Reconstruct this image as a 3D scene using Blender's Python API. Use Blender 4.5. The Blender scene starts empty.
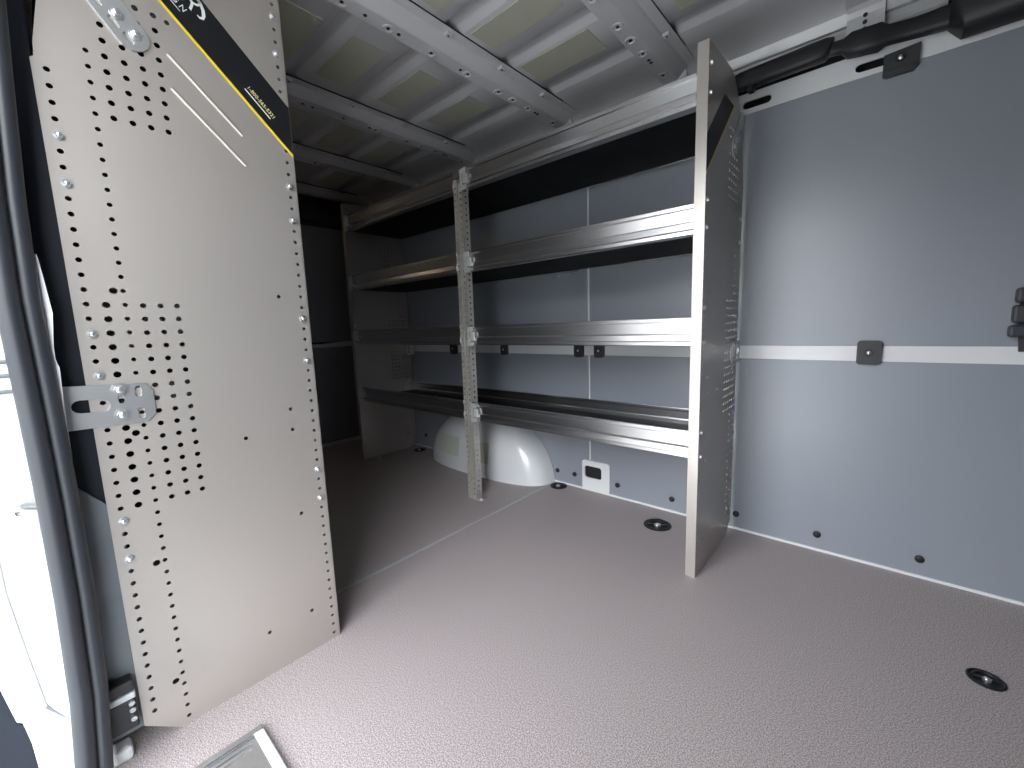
import bpy, bmesh, math, random
from mathutils import Vector, Matrix
from mathutils.geometry import delaunay_2d_cdt
random.seed(7)
S = bpy.context.scene
C = S.collection
PI = math.pi

# ------------------------------------------------------------------ materials
def mat(name, col, rough=.5, metal=0., spec=.5, bump=0., bscale=200., var=0., vscale=6., coat=0., aniso=None, emit=None, rv=.12):
    m = bpy.data.materials.new(name); m.use_nodes = True
    nt = m.node_tree; b = nt.nodes['Principled BSDF']
    b.inputs['Base Color'].default_value = (*col, 1)
    b.inputs['Roughness'].default_value = rough
    b.inputs['Metallic'].default_value = metal
    b.inputs['Specular IOR Level'].default_value = spec
    if coat: b.inputs['Coat Weight'].default_value = coat; b.inputs['Coat Roughness'].default_value = .08
    tc = nt.nodes.new('ShaderNodeTexCoord')
    if var:
        n = nt.nodes.new('ShaderNodeTexNoise'); n.inputs['Scale'].default_value = vscale; n.inputs['Detail'].default_value = 5
        mp = nt.nodes.new('ShaderNodeMapping'); nt.links.new(tc.outputs['Object'], mp.inputs['Vector'])
        if aniso: mp.inputs['Scale'].default_value = aniso
        nt.links.new(mp.outputs['Vector'], n.inputs['Vector'])
        mx = nt.nodes.new('ShaderNodeMix'); mx.data_type = 'RGBA'
        mx.inputs[6].default_value = (*[c*(1-var) for c in col], 1); mx.inputs[7].default_value = (*[min(1, c*(1+var)) for c in col], 1)
        nt.links.new(n.outputs['Fac'], mx.inputs['Factor']); nt.links.new(mx.outputs[2], b.inputs['Base Color'])
        mr = nt.nodes.new('ShaderNodeMapRange'); mr.inputs['To Min'].default_value = rough*(1-rv); mr.inputs['To Max'].default_value = min(1, rough*(1+rv))
        nt.links.new(n.outputs['Fac'], mr.inputs['Value']); nt.links.new(mr.outputs['Result'], b.inputs['Roughness'])
    if bump:
        n2 = nt.nodes.new('ShaderNodeTexNoise'); n2.inputs['Scale'].default_value = bscale; n2.inputs['Detail'].default_value = 3
        nt.links.new(tc.outputs['Object'], n2.inputs['Vector'])
        bp = nt.nodes.new('ShaderNodeBump'); bp.inputs['Strength'].default_value = bump; bp.inputs['Distance'].default_value = .002
        nt.links.new(n2.outputs['Fac'], bp.inputs['Height']); nt.links.new(bp.outputs['Normal'], b.inputs['Normal'])
    if emit:
        b.inputs['Emission Color'].default_value = (*emit[:3], 1); b.inputs['Emission Strength'].default_value = emit[3]
    return m

def floor_mat():
    m = mat('floor_vinyl', (.2, .17, .165), .5, bump=.25, bscale=950)
    nt = m.node_tree; b = nt.nodes['Principled BSDF']
    tc = nt.nodes.new('ShaderNodeTexCoord')
    n = nt.nodes.new('ShaderNodeTexNoise'); n.inputs['Scale'].default_value = 360; n.inputs['Detail'].default_value = 2
    nt.links.new(tc.outputs['Object'], n.inputs['Vector'])
    r = nt.nodes.new('ShaderNodeValToRGB')
    r.color_ramp.elements[0].position = .36; r.color_ramp.elements[0].color = (.20, .168, .166, 1)
    r.color_ramp.elements[1].position = .66; r.color_ramp.elements[1].color = (.60, .525, .520, 1)
    nt.links.new(n.outputs['Fac'], r.inputs['Fac']); nt.links.new(r.outputs['Color'], b.inputs['Base Color'])
    return m

M = dict(
    floor=floor_mat(),
    lining=mat('blue_grey_lining', (.272, .296, .335), .36, spec=1.0, bump=.03, bscale=300, var=.03, vscale=3),
    white=mat('white_body_paint', (.80, .81, .82), .22, coat=.6, var=.01),
    roof=mat('grey_primed_roof_metal', (.50, .495, .505), .42, var=.05, vscale=4),
    bow=mat('grey_painted_roof_bow', (.57, .565, .575), .34, var=.05, vscale=5),
    rail=mat('satin_roof_rail_paint', (.52, .52, .53), .22, coat=.4),
    pad_light=mat('painted_damping_pad', (.60, .62, .53), .35, coat=.4, var=.05, vscale=10),
    bright=mat('bright_zinc_bracket', (.80, .80, .78), .3, metal=.45),
    pad=mat('olive_damping_pad', (.43, .435, .35), .75, var=.08, vscale=14, bump=.2, bscale=120),
    panel=mat('satin_galvanneal_steel', (.51, .472, .438), .36, metal=.65, var=.04, vscale=3),
    alu=mat('mill_finish_aluminium', (.80, .805, .82), .27, metal=1, var=.02, vscale=8, aniso=(.2, 60, 90), rv=.015),
    zinc=mat('zinc_plated_steel', (.70, .71, .72), .3, metal=.9, var=.03, vscale=60, rv=.03),
    post=mat('galvanized_post_steel', (.74, .71, .65), .38, metal=.6, var=.12, vscale=25),
    tray=mat('charcoal_shelf_tray', (.004, .0042, .005), .6, spec=.2, var=.1),
    black=mat('black_plastic', (.011, .0115, .013), .5, bump=.1, bscale=300),
    rubber=mat('black_rubber', (.020, .023, .029), .42, var=.08, vscale=10),
    pillar=mat('dark_blue_pillar_trim', (.007, .010, .018), .5, spec=.3, var=.1),
    scuffed=mat('scuffed_dark_metal', (.12, .135, .15), .4, var=.35, vscale=9),
    decal=mat('black_vinyl_decal', (.008, .009, .011), .5, spec=.3),
    yellow=mat('yellow_vinyl', (.85, .62, .03), .4),
    ink=mat('white_vinyl', (.85, .86, .85), .5),
    yink=mat('pale_yellow_vinyl', (.85, .75, .35), .5),
    dark=mat('dark_cavity', (.012, .012, .013), .7),
    bulk=mat('dark_grey_bulkhead', (.055, .058, .065), .55, var=.05),
    rear=mat('dark_rear_door_lining', (.15, .175, .215), .5, var=.05),
    grey=mat('grey_plastic', (.040, .043, .048), .5),
    lgrey=mat('light_grey_plastic', (.42, .44, .46), .45),
    concrete=mat('pale_concrete', (.55, .54, .52), .8, bump=.3, bscale=30, var=.1, vscale=2),
    lens=mat('clear_plastic_lamp_lens', (.9, .8, .6), .3, emit=(1.0, .78, .50, 9.0)),
)

# ------------------------------------------------------------------ builders
def link(name, bm, m, parent=None, smooth=False, recalc=True):
    if recalc: bmesh.ops.recalc_face_normals(bm, faces=bm.faces)
    me = bpy.data.meshes.new(name); bm.to_mesh(me); bm.free()
    for mm in (m if isinstance(m, (list, tuple)) else [m]): me.materials.append(M[mm])
    if smooth:
        me.polygons.foreach_set('use_smooth', [True]*len(me.polygons))
        try: me.set_sharp_from_angle(angle=math.radians(35))
        except Exception: pass
    o = bpy.data.objects.new(name, me); C.objects.link(o)
    if parent: o.parent = parent
    return o
def empty(name, loc=(0, 0, 0)):
    o = bpy.data.objects.new(name, None); C.objects.link(o); o.location = loc; o.empty_display_size = .05
    return o
def tag(o, label=None, cat=None, group=None, kind=None):
    for k, v in (('label', label), ('category', cat), ('group', group), ('kind', kind)):
        if v: o[k] = v
    return o
def struct(o): o['kind'] = 'structure'; return o
def place(o, loc, rot=None):
    o.location = loc
    if rot: o.rotation_euler = rot
    return o

def box(bm, x0, x1, y0, y1, z0, z1, bev=0., mi=0):
    r = bmesh.ops.create_cube(bm, size=1.)
    vs = r['verts']
    bmesh.ops.scale(bm, vec=(abs(x1-x0), abs(y1-y0), abs(z1-z0)), verts=vs)
    bmesh.ops.translate(bm, vec=((x0+x1)/2, (y0+y1)/2, (z0+z1)/2), verts=vs)
    fs = list({f for v in vs for f in v.link_faces})
    for f in fs: f.material_index = mi
    if bev:
        es = list({e for v in vs for e in v.link_edges})
        bmesh.ops.bevel(bm, geom=es, offset=bev, segments=2, profile=.5, affect='EDGES')
    return vs
def cyl(bm, c, axis, r, h, seg=16, r2=None, mi=0):
    """cylinder or cone centred on c along the axis vector"""
    res = bmesh.ops.create_cone(bm, cap_ends=True, segments=seg, radius1=r, radius2=r if r2 is None else r2, depth=h)
    q = Vector((0, 0, 1)).rotation_difference(Vector(axis).normalized()).to_matrix().to_4x4()
    bmesh.ops.transform(bm, matrix=Matrix.Translation(c) @ q, verts=res['verts'])
    for f in {f for v in res['verts'] for f in v.link_faces}: f.material_index = mi
    return res['verts']
def ball(bm, c, r, sc=(1, 1, 1), seg=16):
    res = bmesh.ops.create_uvsphere(bm, u_segments=seg, v_segments=seg//2, radius=r)
    bmesh.ops.transform(bm, matrix=Matrix.Translation(c) @ Matrix.Diagonal((*sc, 1)), verts=res['verts'])
def prism(bm, poly, fn, a, b, mi=0):
    """polygon (p,q) extruded from a to b; fn(p,q,w) -> xyz"""
    A = [bm.verts.new(fn(p, q, a)) for p, q in poly]; B = [bm.verts.new(fn(p, q, b)) for p, q in poly]
    n = len(poly)
    fs = [bm.faces.new(A), bm.faces.new(B[::-1])]
    for i in range(n): fs.append(bm.faces.new((A[i], B[i], B[(i+1) % n], A[(i+1) % n])))
    for f in fs: f.material_index = mi
    return A+B
alongX = lambda p, q, w: (w, p, q)      # profile in y,z
alongY = lambda p, q, w: (p, w, q)      # profile in x,z
alongZ = lambda p, q, w: (p, q, w)
def spw(v, e): return math.copysign(abs(v)**e, v)
def tube(bm, pts, radii, seg=14, flat=1., pw=1.):
    pts = [Vector(p) for p in pts]
    if not isinstance(radii, (list, tuple)): radii = [radii]*len(pts)
    rings = []; up = Vector((0, 0, 1))
    for i, p in enumerate(pts):
        t = (pts[min(i+1, len(pts)-1)] - pts[max(i-1, 0)]).normalized()
        a = up if abs(t.dot(up)) < .9 else Vector((1, 0, 0))
        s = t.cross(a).normalized(); u = s.cross(t).normalized()
        rings.append([bm.verts.new(p + s*spw(math.cos(k*2*PI/seg), pw)*radii[i]*flat + u*spw(math.sin(k*2*PI/seg), pw)*radii[i]) for k in range(seg)])
    for A, B in zip(rings, rings[1:]):
        for k in range(seg): bm.faces.new((A[k], A[(k+1) % seg], B[(k+1) % seg], B[k]))
    bm.faces.new(rings[0][::-1]); bm.faces.new(rings[-1])
def circ(cx, cy, r, n=12, sx=1.):
    return [(cx+r*sx*math.cos(2*PI*k/n), cy+r*math.sin(2*PI*k/n)) for k in range(n)]
def slot(ax, ay, bx, by, r, n=6):
    a = math.atan2(by-ay, bx-ax)
    return [(bx+r*math.cos(a-PI/2+PI*k/n), by+r*math.sin(a-PI/2+PI*k/n)) for k in range(n+1)] + \
           [(ax+r*math.cos(a+PI/2+PI*k/n), ay+r*math.sin(a+PI/2+PI*k/n)) for k in range(n+1)]
def rrect(x0, x1, y0, y1, r, n=5):
    o = []
    for cx, cy, a in ((x1-r, y0+r, -PI/2), (x1-r, y1-r, 0), (x0+r, y1-r, PI/2), (x0+r, y0+r, PI)):
        o += [(cx+r*math.cos(a+PI/2*k/n), cy+r*math.sin(a+PI/2*k/n)) for k in range(n+1)]
    return o
def inpoly(p, poly):
    c = False; x, y = p; n = len(poly)
    for i in range(n):
        x1, y1 = poly[i]; x2, y2 = poly[i-1]
        if (y1 > y) != (y2 > y) and x < (x2-x1)*(y-y1)/(y2-y1)+x1: c = not c
    return c
def sheet(bm, outline, holes, t0, t1, fn, mi=0):
    """flat plate with real holes, between w=t0 and w=t1; fn(u,v,w) -> xyz"""
    vs = []; es = []; own = []
    for k, lp in enumerate([outline]+holes):
        b = len(vs)
        vs += [Vector(p) for p in lp]; own += [k]*len(lp)
        es += [(b+i, b+(i+1) % len(lp)) for i in range(len(lp))]
    V, E, F, ov, oe, of = delaunay_2d_cdt(vs, es, [], 0, 1e-7)
    ow = [own[o[0]] if o else 0 for o in ov]
    tris = []
    for f in F:
        k = {ow[i] for i in f}
        if len(k) == 1 and 0 not in k: continue
        c = (sum(V[i][0] for i in f)/3, sum(V[i][1] for i in f)/3)
        if not inpoly(c, outline): continue
        tris.append(f)
    A = [bm.verts.new(fn(v[0], v[1], t0)) for v in V]; B = [bm.verts.new(fn(v[0], v[1], t1)) for v in V]
    cnt = {}; 
    for f in tris:
        for i in range(3):
            a, b = f[i], f[(i+1) % 3]; cnt[(a, b)] = 1
    for f in tris:
        q = bm.faces.new([B[i] for i in f]); q.material_index = mi
        q = bm.faces.new([A[i] for i in f][::-1]); q.material_index = mi
    for (a, b) in cnt:
        if (b, a) not in cnt:
            q = bm.faces.new((A[a], A[b], B[b], B[a])); q.material_index = mi
    bmesh.ops.delete(bm, geom=[v for v in A+B if not v.link_faces], context='VERTS')
def text_verts(s, size, shear=0.):
    cu = bpy.data.curves.new('t', 'FONT'); cu.body = s; cu.size = size; cu.shear = shear; cu.resolution_u = 4
    o = bpy.data.objects.new('t', cu); C.objects.link(o)
    dg = bpy.context.evaluated_depsgraph_get(); me = bpy.data.meshes.new_from_object(o.evaluated_get(dg))
    r = [v.co.copy() for v in me.vertices], [tuple(p.vertices) for p in me.polygons]
    bpy.data.objects.remove(o); bpy.data.curves.remove(cu); bpy.data.meshes.remove(me)
    return r

# ------------------------------------------------------------------ main dimensions
YF, YW = 1.405, 1.866          # front plane of the shelving, face of the far wall lining
PITCH = .02735

# ================================================================== the setting
bm = bmesh.new(); box(bm, -3.25, .5, -.06, 1.90, -.03, 0)
floor = struct(link('floor', bm, 'floor'))
bm = bmesh.new(); box(bm, -1.352, -1.338, .235, 1.80, 0, .0012)
link('floor_joint', bm, 'lgrey', floor)

# ground outside the door
bm = bmesh.new(); box(bm, -14, 14, -16, 6, -.60, -.55)
struct(link('ground', bm, 'concrete'))

# far long wall: white metal skin with lining panels over it
wall = None
bm = bmesh.new(); box(bm, -3.25, .5, YW+.006, YW+.03, -.03, 1.640)
wall = struct(link('wall_back', bm, 'white'))
def lining(x0, x1, z0, z1):
    bm = bmesh.new(); box(bm, x0, x1, YW-.002, YW+.006, z0, z1, .002); return link('lining_panel', bm, 'lining', wall)
for x0, x1 in ((-3.19, -2.66), (-2.65, -1.130), (-1.118, .5)):
    lining(x0, x1, .008, .722); lining(x0, x1, .774, 1.634)
bm = bmesh.new(); box(bm, -3.25, .5, YW-.006, YW+.005, .0, .009)
link('bottom_strip', bm, 'white', wall)
bm = bmesh.new(); box(bm, -3.19, .5, YW+.001, YW+.005, .722, .774)
link('belt_strip', bm, 'white', wall)
bm = bmesh.new()
sheet(bm, [(-3.25, 1.634), (.5, 1.634), (.5, 1.706), (-3.25, 1.706)],
      [slot(-.438, 1.665, -.372, 1.665, .0135), slot(-.112, 1.664, -.05, 1.662, .013), slot(-.62, 1.667, -.53, 1.667, .011)], YW+.004, YW-.004, lambda u, v, w: (u, w, v))
link('upper_rail', bm, 'white', wall)
bm = bmesh.new(); prism(bm, [(1.88, 1.58), (1.97, 1.58), (1.97, 1.90), (1.95, 1.90), (1.95, 1.61), (1.88, 1.61)], alongX, -3.25, .5)
link('cavity_back', bm, 'dark', wall)
# cant rail between wall and roof
bm = bmesh.new()
prism(bm, [(1.877, 1.862), (1.879, 1.856), (1.891, 1.827), (1.894, 1.821), (1.909, 1.820), (1.910, 1.810), (1.914, 1.803), (1.914, 1.791), (1.920, 1.785), (1.97, 1.785), (1.97, 1.862)], alongX, -3.25, .5)
struct(link('trim_2', bm, 'rail'))

# rear end of the van
wl = None
bm = bmesh.new(); box(bm, -3.27, -3.215, -.06, 1.97, -.03, 1.92)
wl = struct(link('wall_left', bm, 'bulk'))
for y0, y1 in ((.03, .92), (.94, 1.84)):
    for z0, z1 in ((.03, .765), (.81, 1.66)):
        bm = bmesh.new(); box(bm, -3.215, -3.2, y0, y1, z0, z1, .006); link('door_lining', bm, 'lining', wl)
bm = bmesh.new(); prism(bm, [(.03, .768), (1.5, .768), (1.84, .768), (1.84, .81), (1.6, .808), (1.45, .796), (.03, .796)], alongX, -3.215, -3.19)
link('door_belt', bm, 'white', wl)
bm = bmesh.new(); box(bm, -3.215, -3.185, .03, 1.84, -.0, .03, .004); link('sill_trim', bm, 'white', wl)
bm = bmesh.new(); box(bm, -3.215, -3.15, .0, 1.86, 1.68, 1.80, .02); link('door_header', bm, 'grey', wl)
bm = bmesh.new(); box(bm, -3.19, -3.10, 1.50, 1.64, 1.735, 1.83, .012); link('latch_cover', bm, 'black', wl)

# near wall: behind the near shelving, plus the header over the door and an unseen front pillar widened to block light
bm = bmesh.new(); box(bm, -3.25, -1.19, -.05, .0, -.03, 1.90)
wf = struct(link('wall_front', bm, 'lining'))
bm = bmesh.new(); box(bm, -1.19, .5, -.07, -.005, 1.74, 1.92, .01); link('door_header', bm, 'bow', wf)
bm = bmesh.new(); box(bm, -.20, .5, -.15, -.07, -.03, 1.90, .015); link('light_blocking_pillar', bm, 'pillar', wf)  # unseen blocker shading the right side, in place of whoever holds the camera
# inner trim of the rear pillar, seen between the rubber seal and the near end panel
bm = bmesh.new(); box(bm, -1.30, -1.158, -.004, .063, .24, 1.88, .004); link('pillar_trim', bm, 'pillar', wf)
bm = bmesh.new()
prism(bm, [(-.003, .05), (.075, .05), (.075, .52), (.052, .56), (.02, .60), (-.003, .55)], alongX, -1.157, -1.150)
link('pillar_foot', bm, 'scuffed', wf)

# bulkhead towards the cab
bm = bmesh.new(); box(bm, .46, .50, -.06, 1.97, -.03, 1.92); wr = struct(link('wall_right', bm, 'bulk'))

# white rear jamb of the sliding door
bm = bmesh.new()
jp = [(-.006, .04), (.0, 1.80), (-.24, 1.80), (-.24, .62), (-.115, .62), (-.117, .30), (-.104, .205), (-.09, .192), (-.086, .155), (-.095, .05)]
prism(bm, jp, alongX, -1.19, -1.118)
bmesh.ops.bevel(bm, geom=[e for e in bm.edges if all(abs(v.co.x+1.118) < 1e-5 for v in e.verts)], offset=.006, segments=2, affect='EDGES')
jamb = struct(link('door_1', bm, 'white'))
# pressed ridge and creases of the jamb
bm = bmesh.new(); tube(bm, [(-1.117, -.089, .62), (-1.117, -.089, .45), (-1.117, -.080, .33), (-1.117, -.070, .215), (-1.117, -.05, .17), (-1.117, -.03, .155)], .0045, 8, 1.); link('jamb_ridge', bm, 'white', jamb, True)
bm = bmesh.new()
for (y0, z0), (y1, z1) in (((-.112, .40), (-.095, .415)), ((-.110, .37), (-.092, .365)), ((-.098, .255), (-.078, .285)), ((-.092, .235), (-.075, .24)), ((-.09, .20), (-.066, .19))):
    tube(bm, [(-1.117, y0, z0), (-1.116, (y0+y1)/2, (z0+z1)/2+.003), (-1.117, y1, z1)], [.002, .005, .002], 8)
link('jamb_crease', bm, 'white', jamb, True)
bm = bmesh.new()
for z in (.795, .822, .846): box(bm, -1.120, -1.112, -.20, -.024, z, z+.007, .003)
link('jamb_rib', bm, 'scuffed', jamb)
# thin bright edge of the body flange beside the seal
bm = bmesh.new()
fl = [(.0235, 1.03), (.0265, .99), (.030, .93), (.024, .872), (.0235, .85), (.0245, .842), (.0265, .835), (.0235, .76), (.0225, .68), (.0185, .56), (.0160, .49), (.0185, .43)]
rows = [(bm.verts.new((-1.108, y-.016, z)), bm.verts.new((-1.098, y-.001, z)), bm.verts.new((-1.102, y-.001, z))) for y, z in fl]
for a, b in zip(rows, rows[1:]):
    bm.faces.new((a[0], a[1], b[1], b[0])); bm.faces.new((a[1], a[2], b[2], b[1]))
link('body_flange', bm, 'white', jamb, recalc=False)

# dark cladding of the bodyside below the jamb
bm = bmesh.new(); prism(bm, [(-.24, -.1), (-.06, -.1), (-.07, .10), (-.085, .17), (-.10, .24), (-.13, .36), (-.24, .42)], alongX, -1.26, -1.20)
struct(link('trim_1', bm, 'pillar'))

# ------------------------------------------------------------------ roof
RIBS = [.27, .538, .805, 1.075, 1.345, 1.612]
bm = bmesh.new()
rp_ = [(-.06, 1.70), (.0, 1.74), (.02, 1.83), (.09, 1.886)]
for y in RIBS: rp_ += [(y-.046, 1.886), (y-.040, 1.889), (y-.026, 1.904), (y-.018, 1.907), (y+.012, 1.907), (y+.018, 1.904), (y+.034, 1.889), (y+.040, 1.886)]
rp_ += [(1.74, 1.886), (1.80, 1.884), (1.845, 1.877), (1.872, 1.863), (1.880, 1.852), (1.97, 1.852), (1.97, 1.95), (-.06, 1.95)]
prism(bm, rp_, alongX, -3.25, .5)
ceil = struct(link('ceiling', bm, 'roof', None, True))
BOWS = [-3.14, -2.55, -1.952, -1.300, -.757, -.160]
def bow(x0):
    bm = bmesh.new()
    prof = [(x0, 1.886), (x0, 1.854), (x0+.004, 1.850), (x0+.060, 1.850), (x0+.066, 1.852), (x0+.100, 1.872), (x0+.106, 1.878), (x0+.140, 1.880), (x0+.140, 1.886)]
    prism(bm, prof, alongY, .06, 1.868)
    # foot of the bow turning down on to the cant rail
    prism(bm, [(1.845, 1.87), (1.855, 1.850), (1.868, 1.840), (1.875, 1.825), (1.877, 1.768), (1.888, 1.768), (1.888, 1.85)], lambda p, q, w: (w, p, q), x0+.004, x0+.098)
    for y in (.20, .38, .56, .726, .886, 1.061, 1.233, 1.409, 1.50, 1.596, 1.79):      # pressed rings round the bolt holes
        y += random.uniform(-.006, .006)
        R_, q_ = .0165, .0030
        ring_ = [[bm.verts.new((x0+.030+(R_+q_*math.cos(k*2*PI/8))*math.cos(j*2*PI/24), y+(R_+q_*math.cos(k*2*PI/8))*math.sin(j*2*PI/24), 1.8495+q_*math.sin(k*2*PI/8))) for k in range(8)] for j in range(24)]
        for j in range(24):
            for k in range(8): bm.faces.new((ring_[j][k], ring_[(j+1) % 24][k], ring_[(j+1) % 24][(k+1) % 8], ring_[j][(k+1) % 8]))
        cyl(bm, (x0+.030, y, 1.8492), (0, 0, 1), .0058, .002, 12, mi=1)
    for y in (.29, .47, .65, .804, .925, 1.197, 1.652, 1.672):
        cyl(bm, (x0+.030, y, 1.8492), (0, 0, 1), .0062, .002, 12, mi=1)
    for y in RIBS:
        box(bm, x0+.104, x0+.128, y-.020, y+.004, 1.871, 1.880, .002)
        cyl(bm, (x0+.116, y-.008, 1.8705), (0, 0, 1), .0035, .002, 10, mi=1)
    for z in (1.765, 1.785, 1.805, 1.82): cyl(bm, (x0+.05, 1.8752-(z-1.764)*.022, z+.018), (0, 1, 0), .006, .004, 12, mi=1)
    # seam line along the flange
    box(bm, x0+.1398, x0+.1404, .06, 1.72, 1.8802, 1.886, mi=1)
    return link('roof_bow', bm, ['bow', 'dark'], ceil)
for x0 in BOWS: bow(x0)
for i, x0 in enumerate(BOWS):
    xa = x0+.142; xb = BOWS[i+1] if i+1 < len(BOWS) else .5
    for y0, y1 in ((.33, .485), (.595, .75), (.855, .99), (1.128, 1.245), (1.39, 1.53)):
        xm = (xa+xb)/2-.028; w = min(.305, xb-xa-.1)/2
        bm = bmesh.new(); box(bm, xm-w, xm+w, y0, y1, 1.8835, 1.887, .001)
        link('damping_pad', bm, 'pad', ceil)

# ================================================================== shelving
def add_bolts(parent, pts, face, sgn=1, name='bolt'):
    """silver hex bolt heads standing on the +X face; pts are (y,z)"""
    src = None
    for y, z in pts:
        if src is None:
            bm = bmesh.new()
            cyl(bm, (.0008, 0, 0), (1, 0, 0), .0088, .0016, 16)
            cyl(bm, (.0035, 0, 0), (1, 0, 0), .0062, .005, 6)
            ball(bm, (.0058, 0, 0), .0048, (.35, 1, 1), 10)
            src = link(name, bm, 'zinc', parent, True); o = src
        else:
            o = bpy.data.objects.new(name, src.data); C.objects.link(o); o.parent = parent
        o.location = (face, y, z)

def panel_holes():
    H = []; r = .0046
    zk = lambda z0, z1: [z0-k*PITCH for k in range(int(round((z0-z1)/PITCH))+1)]
    bolts = [1.2501, 1.1674, .8927, .8115, .5112, .428]
    near = lambda z, L: any(abs(z-b) < .012 for b in L)
    for z in zk(1.3595, .075):                                   # column by the wall
        if not near(z, bolts): H.append(circ(.0196, z, r))
    for z in zk(1.4136, .0206): H.append(circ(.0750, z, r*.92))  # second column
    for z in zk(.948, .538): H.append(circ(.0471, z, r*1.35))
    for z in (.976, .6885, .401): H.append(circ(.0607, z, r*1.4))
    H.append(circ(.0615, .116, r*1.4))
    for c in (.1023, .1300, .1575):
        for z in zk(.9475, .538): H.append(circ(c, z, r*1.12))
    for z in zk(1.468, 1.304): H.append(circ(.1005, z, r*1.12))
    for z in zk(1.4404, 1.304): H.append(circ(.1284, z, r*1.12))
    for z in zk(1.523, 1.304): H.append(circ(.1563, z, r*1.12))
    for z in zk(1.523, 1.304): H.append(circ(.1842, z, r*1.12))
    H.append(circ(.2056, 1.5198, r))
    for z in zk(1.658, .0218):                                   # column by the front edge
        if not near(z, [1.6311, 1.55, 1.246, 1.1645, .9185, .8085, .5093, .428]) and not (1.34 < z < 1.44): H.append(circ(.4175, z, r*.85))
    for u, z in ((.364, .9735), (.3635, .6871), (.3635, .6329), (.2556, .6331), (.3635, .4022), (.3635, .1169), (.2556, .1161)): H.append(circ(u, z, r))
    return H
OUT = [(.0, .052), (.060, .0), (.434, .0), (.434, 1.690), (.20, 1.702), (.155, 1.690), (.11, 1.650), (.085, 1.62), (.03, 1.52), (.008, 1.40), (.006, 1.376), (.001, 1.372)]
HOLES = panel_holes()
pmesh = {}
def end_panel(parent, X, Y0, s, name='end_panel'):
    """perforated steel end panel; u measured from the wall (Y0), s=+1 opens towards +Y"""
    if s not in pmesh:
        bm = bmesh.new(); f = lambda u, v, w: (w, s*u, v)
        sheet(bm, OUT, HOLES, -.0014, 0., f)
        # front return flange and its inner lip
        prism(bm, [(-.033, .4318), (0, .4318), (0, .4345), (-.033, .4345)], lambda p, q, w: (p, s*q, w), .0, 1.690)
        pmesh[s] = link(name, bm, 'panel', parent); o = pmesh[s]
    else:
        o = bpy.data.objects.new(name, pmesh[s].data); C.objects.link(o); o.parent = parent
    o.location = (X, Y0, 0)
    return o
BOLTS = [(.0210, z) for z in (1.2501, 1.1674, .8927, .8115, .5112, .428)] + [(.4175, z) for z in (1.6311, 1.55, 1.246, 1.1645, .9185, .8085, .5093, .428)]
R2 = math.sqrt(2)
def st(s, t): return ((s+t)/R2-.056, (t-s)/R2)      # along / across the decal -> u, z
def decal_parts(p, s, top):
    f = lambda u, v, w: (w, s*u, v)
    lo, hi = 1.8145, 1.9235                          # y + z of the two edges
    e = .4335+.056
    a = [(lo-.0075-top-.056, top), (e-.056, lo-.0075-e), (e-.056, lo-e), (lo-top-.056, top)]
    bm = bmesh.new(); prism(bm, a, f, .0002, .0008); o = link('decal_stripe', bm, 'yellow', p); o['label'] = 'yellow stripe'
    a = [(lo-top-.056, top), (e-.056, lo-e), (e-.056, hi-e), (hi-top-.056, top)]
    bm = bmesh.new(); prism(bm, a, f, .0002, .0007); o = link('decal', bm, 'decal', p); o['label'] = 'black diagonal decal band'
def beads(p, s):
    f = lambda u, v, w: (w, s*u, v)
    for y0, z0, y1, z1 in ((.2563, 1.459, .380, 1.3377), (.2554, 1.3937, .380, 1.272)):
        bm = bmesh.new(); tube(bm, [f(y0-.056, z0, -.0005), f(y1-.056, z1, -.0005)], .0042, 12)
        link('stiffening_bead', bm, 'panel', p, True)
def lettering(p, body, size, s_at, t_base, m, shear=0, right=False, w=None):
    vs, fs = text_verts(body, size, shear)
    x1 = max(v.x for v in vs); x0 = min(v.x for v in vs)
    k = (w/(x1-x0)) if w else 1.
    bm = bmesh.new(); V = []
    for v in vs:
        ss = s_at + ((v.x-x1) if right else (v.x-x0))*k
        u, z = st(ss, t_base+v.y)
        V.append(bm.verts.new((.0011, u, z)))
    for q in fs:
        try: bm.faces.new([V[i] for i in q])
        except ValueError: pass
    r = bmesh.ops.extrude_face_region(bm, geom=bm.faces[:])
    bmesh.ops.translate(bm, vec=(-.0003, 0, 0), verts=[g for g in r['geom'] if isinstance(g, bmesh.types.BMVert)])
    return link('lettering', bm, m, p)
def wall_bracket(root, X, Y0, s):
    """slotted zinc strap that ties the panel to the body at belt height"""
    f = lambda u, v, w: (w, s*u, v)
    bm = bmesh.new()
    o = [(-.034, .712), (.082, .7105), (.0965, .725), (.0975, .772), (.086, .7905), (-.034, .7965)]
    sheet(bm, o, [slot(-.012, .7555, .018, .7535, .0125), slot(.0742, .780, .0742, .768, .0052), slot(.0742, .735, .0742, .722, .0052), slot(.0465, .766, .0465, .758, .0045)], .0008, .0042, f)
    b = link('wall_bracket', bm, 'zinc', root); b.location = (X, Y0, 0)
    add_bolts(b, [(s*.0462, .7815), (s*.0452, .7306)], .0042)
    for c in b.children: c.scale = (1.2, 1.45, 1.45)
    return b
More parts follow.
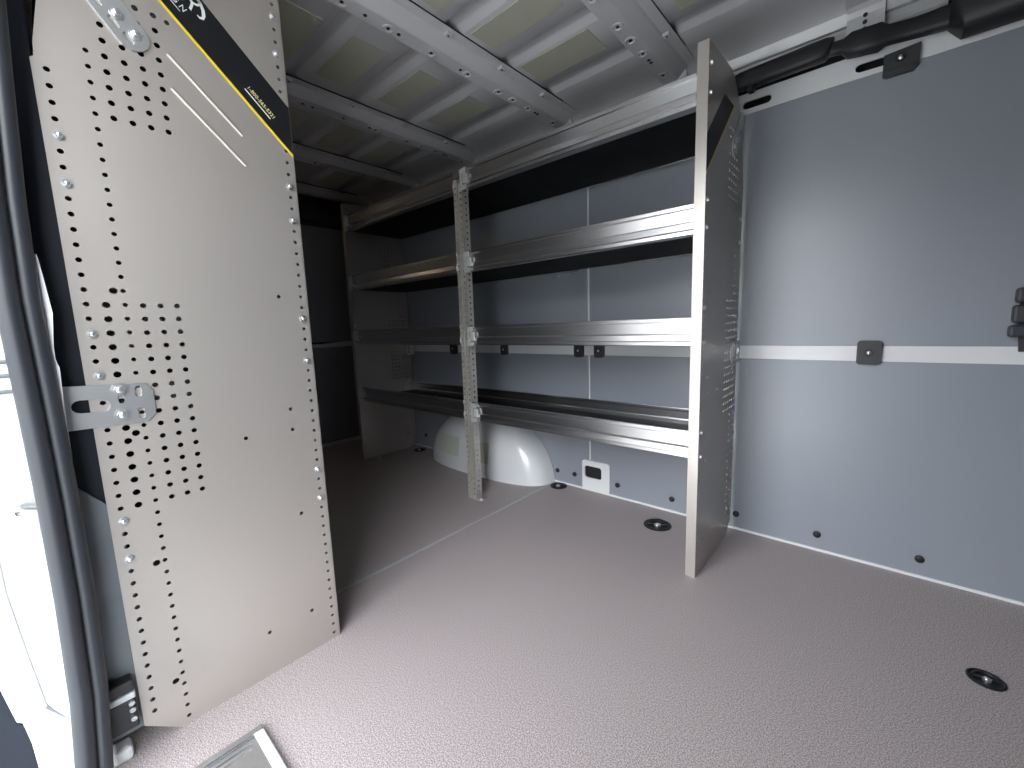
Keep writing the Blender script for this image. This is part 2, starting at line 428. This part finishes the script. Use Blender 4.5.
def top_bracket(root, X, Y0, s):
    f = lambda u, v, w: (w, s*u, v)
    bm = bmesh.new()
    o = slot(.060, 1.585, .1455, 1.467, .0265, 8)
    d = Vector((.0855, -.118)).normalized(); n = Vector((-d.y, d.x))
    P = lambda a, b: (.060+d.x*a+n.x*b, 1.585+d.y*a+n.y*b)
    hs = []
    for a, c in ((.045, .010), (.078, .010), (.045, -.012), (.085, -.013), (.120, -.012), (.148, -.008)):
        hs.append(slot(*P(a-.007, c), *P(a+.007, c), .0042))
    sheet(bm, o, hs, .0008, .0040, f)
    b = link('roof_bracket', bm, 'zinc', root); b.location = (X, Y0, 0)
    add_bolts(b, [(s*.127, 1.4985), (s*.152, 1.473)], .004)
    for c in b.children: c.scale = (1.1, 1.3, 1.3)
    return b

LIP = [(.013, .093), (.0, .093), (-.001, .091), (-.001, .081), (.003, .077), (.004, .042), (-.002, .036), (-.004, .017), (.001, .013), (.001, .002), (.004, .0), (.035, .0), (.035, .003), (.008, .003), (.008, .089), (.013, .090)]
ZS = [1.518, 1.146, .797, .421]
def shelf(root, x0, x1, z, yf, yb, s, e0=0, e1=0):
    """tray with a folded aluminium lip in front and behind; yf front, yb back, s=+1 when the back is at larger y"""
    bm = bmesh.new(); box(bm, x0+.001-e0, x1-.001+e1, yf+s*.012, yb-s*.008, z+.004, z+.016)
    t = link('shelf', bm, 'tray', root)
    bm = bmesh.new(); prism(bm, LIP, lambda p, q, w: (w, yf+s*p, z+q), x0, x1)
    l = link('front_lip', bm, 'alu', t); l['label'] = 'bright aluminium front lip'
    bm = bmesh.new(); prism(bm, [(p, q*.9) for p, q in LIP], lambda p, q, w: (w, yb-s*(.016-p*.4), z+q), x0-e0, x1+e1)
    link('rear_lip', bm, 'alu', t)
    return t
def lip_bracket(root, x, z, y, d):
    """small perforated zinc corner joining a lip to an upright; d=+1 reaches towards +X"""
    bm = bmesh.new()
    fr = lambda u, v, w: (x+d*u, y-w, z+v)
    sheet(bm, [(0, -.004), (.014, -.004), (.014, .086), (0, .086)], [circ(.007, .012, .0036, 8), circ(.007, .040, .0036, 8), circ(.007, .068, .0036, 8)], .004, .008, fr)
    sheet(bm, [(.014, .064), (.040, .066), (.040, .090), (.014, .088)], [], .006, .009, fr)
    sheet(bm, [(.024, .022), (.052, .022), (.050, .062), (.026, .062)], [], .005, .012, fr)
    sheet(bm, [(.014, -.006), (.042, -.004), (.042, .014), (.014, .016)], [circ(.03, .004, .003, 8)], .006, .010, fr)
    return link('lip_bracket', bm, 'bright', root)

# --- the long unit against the far wall
XR, XP0, XP1, XF = -.435, -1.580, -1.520, -2.63
XM = (XP0+XP1)/2
YB = 1.839
unit = tag(empty('shelving_unit', (0, 0, 0)), 'long two-bay four-level steel and aluminium shelving unit standing against the far grey wall', 'shelving')
pR = end_panel(unit, XR, YB, -1)
add_bolts(pR, [(-u, z) for u, z in BOLTS], 0)
decal_parts(pR, -1, 1.600)
wall_bracket(unit, XR, YB, -1); top_bracket(unit, XR, YB, -1)
pF = end_panel(unit, XF, YB, -1)
add_bolts(pF, [(-u, z) for u, z in BOLTS if z < 1.0], 0)
bm = bmesh.new(); box(bm, XF+.0, XF+.05, YB-.03, YB, .70, .78, .004)
for yz in ((.72), (.745), (.765)): cyl(bm, (XF+.03, YB-.031, yz), (0, 1, 0), .006, .004, 10, mi=1)
link('wall_bracket', bm, ['zinc', 'dark'], unit)
for z in ZS:
    shelf(unit, XF+.004, XP0, z, YF, 1.832, 1, 0, XM-XP0)
    shelf(unit, XP1+.004, XR-.0335, z, YF, 1.832, 1, XP1+.004-XM)
    lip_bracket(unit, XP1-.002, z, YF, 1)
    lip_bracket(unit, XF+.006, z, YF, 1)
# perforated upright between the bays
bm = bmesh.new()
zs = [.03+k*PITCH for k in range(56)]
fr = lambda u, v, w: (XP0+u, YF+.002+w, v)
sheet(bm, [(0, .0), (.025, .0), (.025, 1.572), (0, 1.572)], [circ(.0125, z, .0062, 8) for z in zs], 0, .002, fr)
sheet(bm, [(.033, .0), (.060, .0), (.060, 1.55), (.033, 1.55)], [circ(.046, z, .0056, 8) for z in zs[:-1]], 0, .002, fr)
box(bm, XP0+.0245, XP0+.0262, YF+.002, YF+.014, 0, 1.555); box(bm, XP0+.0315, XP0+.0332, YF+.002, YF+.014, 0, 1.55)
box(bm, XP0+.0245, XP0+.0332, YF+.012, YF+.014, 0, 1.55)
sd = lambda u, v, w: (XP1-w, YF+.002+u, v)
sheet(bm, [(0, .0), (.040, .0), (.040, 1.55), (0, 1.55)], [circ(.022, z+.012, .006, 8) for z in zs[:-1]], 0, .002, sd)
box(bm, XP0, XP0+.002, YF+.002, YF+.042, 0, 1.565)
up = link('upright', bm, 'post', unit)
bm = bmesh.new(); box(bm, XP1, XP1+.034, YF+.006, YF+.036, .0, .003); box(bm, XP1, XP1+.003, YF+.006, YF+.036, .0, .04)
link('foot_bracket', bm, 'zinc', up)
bm = bmesh.new(); cyl(bm, (XP1+.02, YF+.02, .007), (0, 0, 1), .008, .009, 6); link('bolt', bm, 'zinc', up)
bm = bmesh.new(); cyl(bm, (XF+.045, YF+.09, .008), (0, 0, 1), .009, .016, 6); cyl(bm, (XF+.045, YF+.09, .001), (0, 0, 1), .016, .002, 16); link('bolt', bm, 'zinc', unit)

# --- the near unit, only its end panel faces the camera
XL, YL = -1.144, .056
near = tag(empty('shelving_unit', (0, 0, 0)), 'nearer shelving unit at left of photo, showing its large perforated beige steel end panel', 'shelving')
pL = end_panel(near, XL, YL, 1)
add_bolts(pL, BOLTS, 0)
decal_parts(pL, 1, 1.690); beads(pL, 1)
lettering(pL, '1-800-565-5321', .0115, -.740, 1.853/R2-.004, 'yink', w=.070)
bm = bmesh.new(); prism(bm, [st(-.742, 1.8385/R2-.001), st(-.672, 1.8385/R2-.001), st(-.672, 1.8385/R2+.001), st(-.742, 1.8385/R2+.001)], lambda p, q, w: (w, p, q), .0008, .0011); link('lettering_underline', bm, 'ink', pL)
lettering(pL, 'RANGER', .046, -.888, 1.876/R2-.004, 'ink', shear=.25, right=True)
lettering(pL, 'D E S I G N', .0155, -.892, 1.855/R2-.006, 'ink', right=True)
bm = bmesh.new(); prism(bm, [st(-1.02, 1.840/R2-.0006), st(-.895, 1.840/R2-.0006), st(-.895, 1.840/R2+.0006), st(-1.02, 1.840/R2+.0006)], lambda p, q, w: (w, p, q), .0008, .0011); link('lettering_underline', bm, 'ink', pL)
# the tail of the emblem: a white curl that runs on from the last letter
bm = bmesh.new()
cv = [(-.930, 1.920), (-.905, 1.9165), (-.890, 1.911), (-.880, 1.903), (-.873, 1.893), (-.870, 1.884), (-.8735, 1.878), (-.879, 1.877)]
wd = [.0008, .002, .0028, .0032, .0032, .0028, .0020, .0008]
L = []; 
for i, (a, b) in enumerate(cv):
    p = Vector((a, b/R2)); q0 = Vector((cv[max(i-1, 0)][0], cv[max(i-1, 0)][1]/R2)); q1 = Vector((cv[min(i+1, 7)][0], cv[min(i+1, 7)][1]/R2))
    d = (q1-q0).normalized(); n = Vector((-d.y, d.x))*wd[i]
    L.append((p+n, p-n))
for (a, b), (c, d) in zip(L, L[1:]):
    bm.faces.new([bm.verts.new((.0011, *st(q.x, q.y))) for q in (a, b, d, c)])
bmesh.ops.remove_doubles(bm, verts=bm.verts, dist=1e-5)
r = bmesh.ops.extrude_face_region(bm, geom=bm.faces[:])
bmesh.ops.translate(bm, vec=(-.0003, 0, 0), verts=[g for g in r['geom'] if isinstance(g, bmesh.types.BMVert)])
link('emblem', bm, 'ink', pL)
wall_bracket(near, XL, YL, 1); top_bracket(near, XL, YL, 1)
for z in ZS: shelf(near, -3.0, XL-.034, z, YL+.43, YL+.02, -1)
end_panel(near, -3.0, YL, 1)

# ================================================================== loose and fixed things
# wheel arch
bm = bmesh.new()
cx, a, b, c = -1.846, .496, .208, .385
NU, NV = 48, 20
EY, EZ, ES = .62, .85, .60
grid = []
for i in range(NU+1):
    th = PI*i/NU
    row = []
    for j in range(NV+1):
        ph = PI/2*j/NV
        sp = lambda v, e: math.copysign(abs(v)**e, v)
        # ph = 0 at the floor front, pi/2 on the wall
        ex = .80
        X = cx - a*sp(math.cos(th), .92)
        hgt = sp(math.sin(th), 1.1)
        Y = YW - .006 - b*sp(math.cos(ph), EY)*sp(math.sin(th), ES)
        Z = c*sp(math.sin(ph), EZ)*hgt
        row.append(bm.verts.new((X, Y, Z)))
    grid.append(row)
for i in range(NU):
    for j in range(NV):
        try: bm.faces.new((grid[i][j], grid[i+1][j], grid[i+1][j+1], grid[i][j+1]))
        except ValueError: pass
bmesh.ops.remove_doubles(bm, verts=bm.verts, dist=1e-4)
arch = link('wheel_arch', bm, 'white', None, True)
tag(arch, 'glossy pale grey rounded wheel arch under the lowest shelf, behind the perforated upright', 'wheel arch')
for x0, x1 in ((-2.17, -1.93), (-1.80, -1.68)):
    bm = bmesh.new()
    N = 10; rows = []
    for k in range(N+1):
        X = x0+(x1-x0)*k/N
        rr = []
        th = math.acos(max(-1, min(1, math.copysign(abs((cx-X)/a)**(1/.92), cx-X))))
        for z in (.09, .12, .15, .18, .21):
            hgt = math.sin(th)**1.1
            sph = min(.999, (z/c/hgt))**(1/EZ); cph = math.sqrt(1-sph*sph)
            Y = YW-.006-b*cph**EY*math.sin(th)**ES
            rr.append(bm.verts.new((X, Y-.0025, z)))
        rows.append(rr)
    for A, B in zip(rows, rows[1:]):
        for j in range(4): bm.faces.new((A[j], B[j], B[j+1], A[j+1]))
    o = link('damping_pad', bm, 'pad_light', arch, True); o['label'] = 'olive damping patch'

# rubber door seal
bm = bmesh.new()
path = [(.018, 1.86), (.016, 1.55), (.013, 1.42), (.004, 1.266), (-.004, 1.111), (-.008, .951), (-.006, .7825), (-.0048, .603), (-.0065, .412), (-.012, .213), (-.022, .073), (-.03, -.02)]
tube(bm, [(-1.085, y-.0115, z) for y, z in path], .0155, 16)
tube(bm, [(-1.094, y+.0125, z) for y, z in path], .0135, 16)
tube(bm, [(-1.104, y, z) for y, z in path], .017, 12)
seal = link('door_seal', bm, 'rubber', None, True)
tag(seal, 'thick black rubber door seal running down the left edge of the photo', 'door seal')

# striker plate on the white jamb
pl = tag(empty('striker_plate', (-1.117, -.046, .575)), 'grey metal striker plate bolted on the white door jamb', 'striker plate')
bm = bmesh.new()
sheet(bm, [(.040, .038), (.014, .045), (-.010, .036), (-.021, .012), (-.016, -.020), (.004, -.036), (.040, -.040)], [slot(-.004, .012, .04, .004, .008)], 0, .005, lambda u, v, w: (w, u, v))
link('plate', bm, 'zinc', pl)
bm = bmesh.new(); tube(bm, [(.004, -.012, .018), (.016, -.004, .020), (.018, .012, .014), (.016, .024, .004), (.004, .034, .0)], .004, 10); link('striker_loop', bm, 'zinc', pl, True)
bm = bmesh.new()
bm.free()
for y, z in ((.016, .031), (.022, -.024)):
    bm = bmesh.new(); cyl(bm, (.008, y, z), (1, 0, 0), .008, .006, 6); link('screw', bm, 'zinc', pl)

# dark metal runner end behind the foot of the near panel
rn = tag(empty('door_runner', (0, 0, 0)), 'dark metal runner bracket poking out behind the foot of the near panel', 'runner')
bm = bmesh.new(); box(bm, -1.16, -1.12, -.012, .050, .142, .156, .003); link('rail', bm, 'lgrey', rn)
bm = bmesh.new(); box(bm, -1.158, -1.122, -.014, .049, .157, .182, .003); box(bm, -1.16, -1.122, -.012, .05, .075, .141, .004); link('housing', bm, 'black', rn)
bm = bmesh.new()
bm.free()
for z in (.10, .12, .135):
    bm = bmesh.new(); cyl(bm, (-1.118, .042, z), (1, 0, 0), .005, .006, 8); link('screw', bm, 'zinc', rn)
bm = bmesh.new(); box(bm, -1.175, -1.135, .0, .034, .0, .03, .008)
tag(link('sill_clip', bm, 'white'), 'small white plastic clip on the floor beside the foot of the rubber seal', 'clip')

# aluminium step plate in the doorway
sp_ = tag(empty('step_plate', (0, 0, 0)), 'shiny aluminium framed step plate at the bottom edge of the photo', 'step plate')
bm = bmesh.new(); box(bm, -.985, .30, -.06, .216, .0005, .004, .001); link('plate', bm, 'alu', sp_)
for x0, x1, y0, y1, h in ((-1.0, -.985, -.06, .234, .010), (-.976, -.968, -.06, .205, .007), (-.958, -.955, -.06, .20, .006)):
    bm = bmesh.new(); box(bm, x0, x1, y0, y1, .0, h, .002); link('side_rim', bm, 'alu', sp_)
bm = bmesh.new(); box(bm, -.985, .30, .216, .234, .0, .010, .003); o = link('front_rim', bm, 'white', sp_); o['label'] = 'white front rim'

# floor lashing rings in recessed black cups
def ring(x, y, label, rz=0., r=.046, dz=0):
    t = tag(empty('lashing_eye', (x, y, 0)), label, 'lashing eye', 'lashing eyes in the floor'); t.rotation_euler.z = rz
    bm = bmesh.new(); 
    n = 28
    prof = [(1.0, .0), (1.0, .003), (.92, .0045), (.86, .003), (.80, .001)]
    rings_ = [[bm.verts.new((r*q*math.cos(2*PI*k/n), r*q*.98*math.sin(2*PI*k/n), z)) for k in range(n)] for q, z in prof]
    for A, B in zip(rings_, rings_[1:]):
        for k in range(n): bm.faces.new((A[k], A[(k+1) % n], B[(k+1) % n], B[k]))
    bm.faces.new(rings_[-1]); bm.faces.new(rings_[0][::-1])
    link('cup', bm, 'black', t, True)
    bm = bmesh.new(); tube(bm, [(r*.62*math.cos(a), r*.55*math.sin(a), .005) for a in [PI*(.05+.9*k/12) for k in range(13)]], .0032, 8); tube(bm, [(-r*.66, 0, .005), (r*.66, 0, .005)], .0034, 8)
    link('ring', bm, 'black', t, True)
    bm = bmesh.new(); cyl(bm, (0, -r*.15, .0045), (0, 0, 1), r*.24, .006, 12); ball(bm, (0, -r*.15, .007), r*.2, (1, 1, .5), 12)
    link('screw', bm, 'zinc', t, True)
ring(.238, 1.412, 'black lashing eye in the open floor at the lower right corner of the photo', .15, .034)
ring(-.688, 1.70, 'black lashing eye in the floor just left of the right end panel', .4, .058)
ring(-1.292, 1.815, 'black lashing eye at the right end of the wheel arch', .2, .046)
ring(-2.515, 1.835 - .05, 'black lashing eye in the dark far corner left of the wheel arch', .2, .044)

# black push plugs along the foot of the lining
P = [(-2.534, .094, 'left of the wheel arch'), (-1.331, .069, 'beside the wheel arch'), (-1.218, .070, 'just left of the white socket plate'), (-.962, .067, 'just right of the white socket plate'),
     (-.688, .063, 'just left of the right end panel'), (-.418, .068, 'just right of the right end panel'), (-.141, .065, 'midway along the bare wall at right'), (.138, .066, 'nearest the right edge of the photo')]
bm = bmesh.new(); cyl(bm, (0, -.001, 0), (0, 1, 0), .0125, .006, 18, .0125); ball(bm, (0, -.003, 0), .0115, (1, .3, 1), 14)
src = link('push_plug', bm, 'black', None, True)
for i, (x, z, w) in enumerate(P):
    o = src if i == 0 else src.copy()
    if i: C.objects.link(o)
    o.location = (x, YW-.0035, z)
    tag(o, 'black push plug low on the grey wall, '+w, 'plug', 'push plugs along the foot of the wall')

# black clips on the white belt strip
def clip(x, z, w, label, h=.040):
    t = tag(empty('belt_clip', (x, YW, z)), label, 'clip', 'black clips on the belt strip')
    bm = bmesh.new(); prism(bm, rrect(-w, w, -h, h, .010), lambda p, q, v: (p, v, q), -.018, .004)
    bmesh.ops.bevel(bm, geom=[e for e in bm.edges if all(abs(v.co.y+.018) < 1e-5 for v in e.verts)], offset=.003, segments=2, affect='EDGES')
    for sx in (-1, 1): box(bm, sx*w*.62-.0015, sx*w*.62+.0015, -.020, -.016, -h, h)
    link('body', bm, 'grey', t)
    bm = bmesh.new(); cyl(bm, (0, -.0185, 0), (0, 1, 0), .013, .003, 18); link('socket', bm, 'black', t)
    bm = bmesh.new(); ball(bm, (0, -.020, 0), .007, (1, .5, 1), 12); link('screw', bm, 'zinc', t, True)
clip(-.034, .752, .032, 'square black clip with a screw on the white strip of the bare wall at right')
clip(-1.060, .745, .026, 'black clip under the second shelf from bottom, just right of the white vertical seam', .034)
clip(-1.178, .745, .026, 'black clip under the second shelf from bottom, just left of the white vertical seam', .034)
clip(-1.70, .745, .024, 'black clip under the second shelf from bottom, just right of the perforated upright', .032)
clip(-2.16, .745, .030, 'black clip under the second shelf from bottom, just left of the perforated upright', .036)

# clip on the upper rail
t = tag(empty('rail_clip', (-.014, YW-.004, 1.640)), 'black clip with a silver screw on the white rail above the bare wall', 'clip')
bm = bmesh.new(); prism(bm, [(-.042, -.028), (-.034, -.034), (.030, -.034), (.041, -.020), (.041, .036), (-.041, .030)], lambda p, q, v: (p, v, q), -.016, .002)
box(bm, -.041, .040, -.020, -.012, -.018, -.014, .001); link('body', bm, 'grey', t)
bm = bmesh.new(); cyl(bm, (-.002, -.017, .010), (0, 1, 0), .013, .004, 18); link('socket', bm, 'black', t)
bm = bmesh.new(); ball(bm, (-.002, -.019, .010), .008, (1, .5, 1), 12); link('screw', bm, 'zinc', t, True)

# black cable conduit along the cant rail
bm = bmesh.new()
q = [(-.520, 1.722, .008), (-.505, 1.724, .020), (-.475, 1.726, .024), (-.450, 1.728, .030), (-.235, 1.732, .032), (-.200, 1.732, .032), (-.190, 1.731, .030), (-.186, 1.727, .019), (-.158, 1.724, .020), (-.140, 1.719, .034), (-.068, 1.712, .037), (-.050, 1.710, .026), (.010, 1.703, .026), (.080, 1.699, .030), (.086, 1.700, .050), (.094, 1.702, .060), (.108, 1.704, .066), (.46, 1.706, .068)]
tube(bm, [(x, 1.812, z) for x, z, r in q], [r for x, z, r in q], 24, .75, .6)
cd = link('cable_conduit', bm, 'black', None, True)
tag(cd, 'black cable conduit running along the top of the bare wall to the upper right corner', 'conduit')
bm = bmesh.new(); box(bm, -.425, -.405, 1.80, 1.83, 1.684, 1.705, .004); link('retaining_tab', bm, 'black', cd)

# white socket plate
sk = tag(empty('socket_plate', (-1.083, YW-.003, 0)), 'white plate with a dark rounded window at the foot of the wall under the shelves', 'plate')
bm = bmesh.new()
sheet(bm, rrect(-.081, .081, .004, .168, .016), [rrect(-.066, .034, .074, .138, .014)], .0, -.010, lambda u, v, w: (u, w, v))
link('plate', bm, 'white', sk)
bm = bmesh.new(); prism(bm, rrect(-.068, .036, .072, .140, .014), lambda p, q, v: (p, v, q), -.002, .0); link('window', bm, 'black', sk)

# fine wire hook on the wall below the upper shelf
bm = bmesh.new(); tube(bm, [(-1.302, YW-.004, 1.128), (-1.298, YW-.012, 1.134), (-1.170, YW-.012, 1.141), (-1.167, YW-.004, 1.144)], .0022, 8)
tag(link('wire_hook', bm, 'zinc', None, True), 'fine silver wire hook on the wall under the second shelf from top', 'hook')

# black door contact on the right-hand end of the wall
t = tag(empty('door_contact', (.30, YW-.002, .86)), 'stack of three dark rubber contact blocks at the right edge of the photo', 'door contact')
bm = bmesh.new(); prism(bm, [(-.008, -.10), (.08, -.10), (.08, .14), (-.004, .14), (-.012, .08), (-.018, .02), (-.014, -.035)], lambda p, q, v: (p, v, q), -.012, .0)
link('base', bm, 'grey', t)
for z0, z1, x0 in ((.038, .080, -.028), (-.017, .032, -.031), (-.058, -.024, -.035)):
    bm = bmesh.new(); box(bm, x0, .06, -.040, -.004, z0, z1, .007); link('block', bm, 'grey', t)

# warm interior lamp above the near shelving, out of sight behind its end panel
for x, y, z, lb in ((-2.40, .16, 1.70, 'warm strip lamp above the near shelving, behind its end panel'), (-3.12, .55, 1.66, 'warm strip lamp by the rear doors, behind the near end panel')):
    t = tag(empty('interior_lamp', (x, y, z)), lb, 'lamp')
    bm = bmesh.new(); box(bm, -.07, .07, -.025, .025, .008, .03, .006); link('housing', bm, 'grey', t)
    bm = bmesh.new(); box(bm, -.028, .028, -.012, .012, -.004, .010, .003); link('lens', bm, 'lens', t)
# ================================================================== light and camera
w = bpy.data.worlds.new('sky'); S.world = w; w.use_nodes = True
nt = w.node_tree; bg = nt.nodes['Background']
tc = nt.nodes.new('ShaderNodeTexCoord'); sx = nt.nodes.new('ShaderNodeSeparateXYZ'); rp = nt.nodes.new('ShaderNodeValToRGB')
nt.links.new(tc.outputs['Generated'], sx.inputs['Vector']); nt.links.new(sx.outputs['Z'], rp.inputs['Fac'])
rp.color_ramp.elements[0].position = .10; rp.color_ramp.elements[0].color = (.13, .135, .14, 1)      # low sky darkened, as by far buildings, to dim the upper shelves
rp.color_ramp.elements[1].position = .60; rp.color_ramp.elements[1].color = (.66, .70, .74, 1)
e = rp.color_ramp.elements.new(.32); e.color = (.80, .83, .87, 1)
e = rp.color_ramp.elements.new(.85); e.color = (.16, .18, .20, 1)
nt.links.new(rp.outputs['Color'], bg.inputs['Color']); bg.inputs['Strength'].default_value = 4.0

F, yaw, pit, rol = 419.534736, -.725921841, .136252442, -.033825371
f = Vector((math.sin(yaw)*math.cos(pit), math.cos(yaw)*math.cos(pit), -math.sin(pit)))
r = Vector((math.cos(yaw), -math.sin(yaw), 0)); u = r.cross(f)
r2 = r*math.cos(rol)+u*math.sin(rol); u2 = u*math.cos(rol)-r*math.sin(rol)
cam = bpy.data.cameras.new('camera'); co = bpy.data.objects.new('camera', cam); C.objects.link(co)
mw = Matrix((r2, u2, -f)).transposed().to_4x4(); mw.translation = (0, 0, .88); co.matrix_world = mw
cam.sensor_fit = 'HORIZONTAL'; cam.sensor_width = 36; cam.lens = F/1024*36; cam.clip_start = .01
S.camera = co
S.view_settings.view_transform = 'Standard'; S.view_settings.look = 'None'; S.view_settings.gamma = 1
S.view_settings.use_curve_mapping = False
S.view_settings.exposure = 2.1
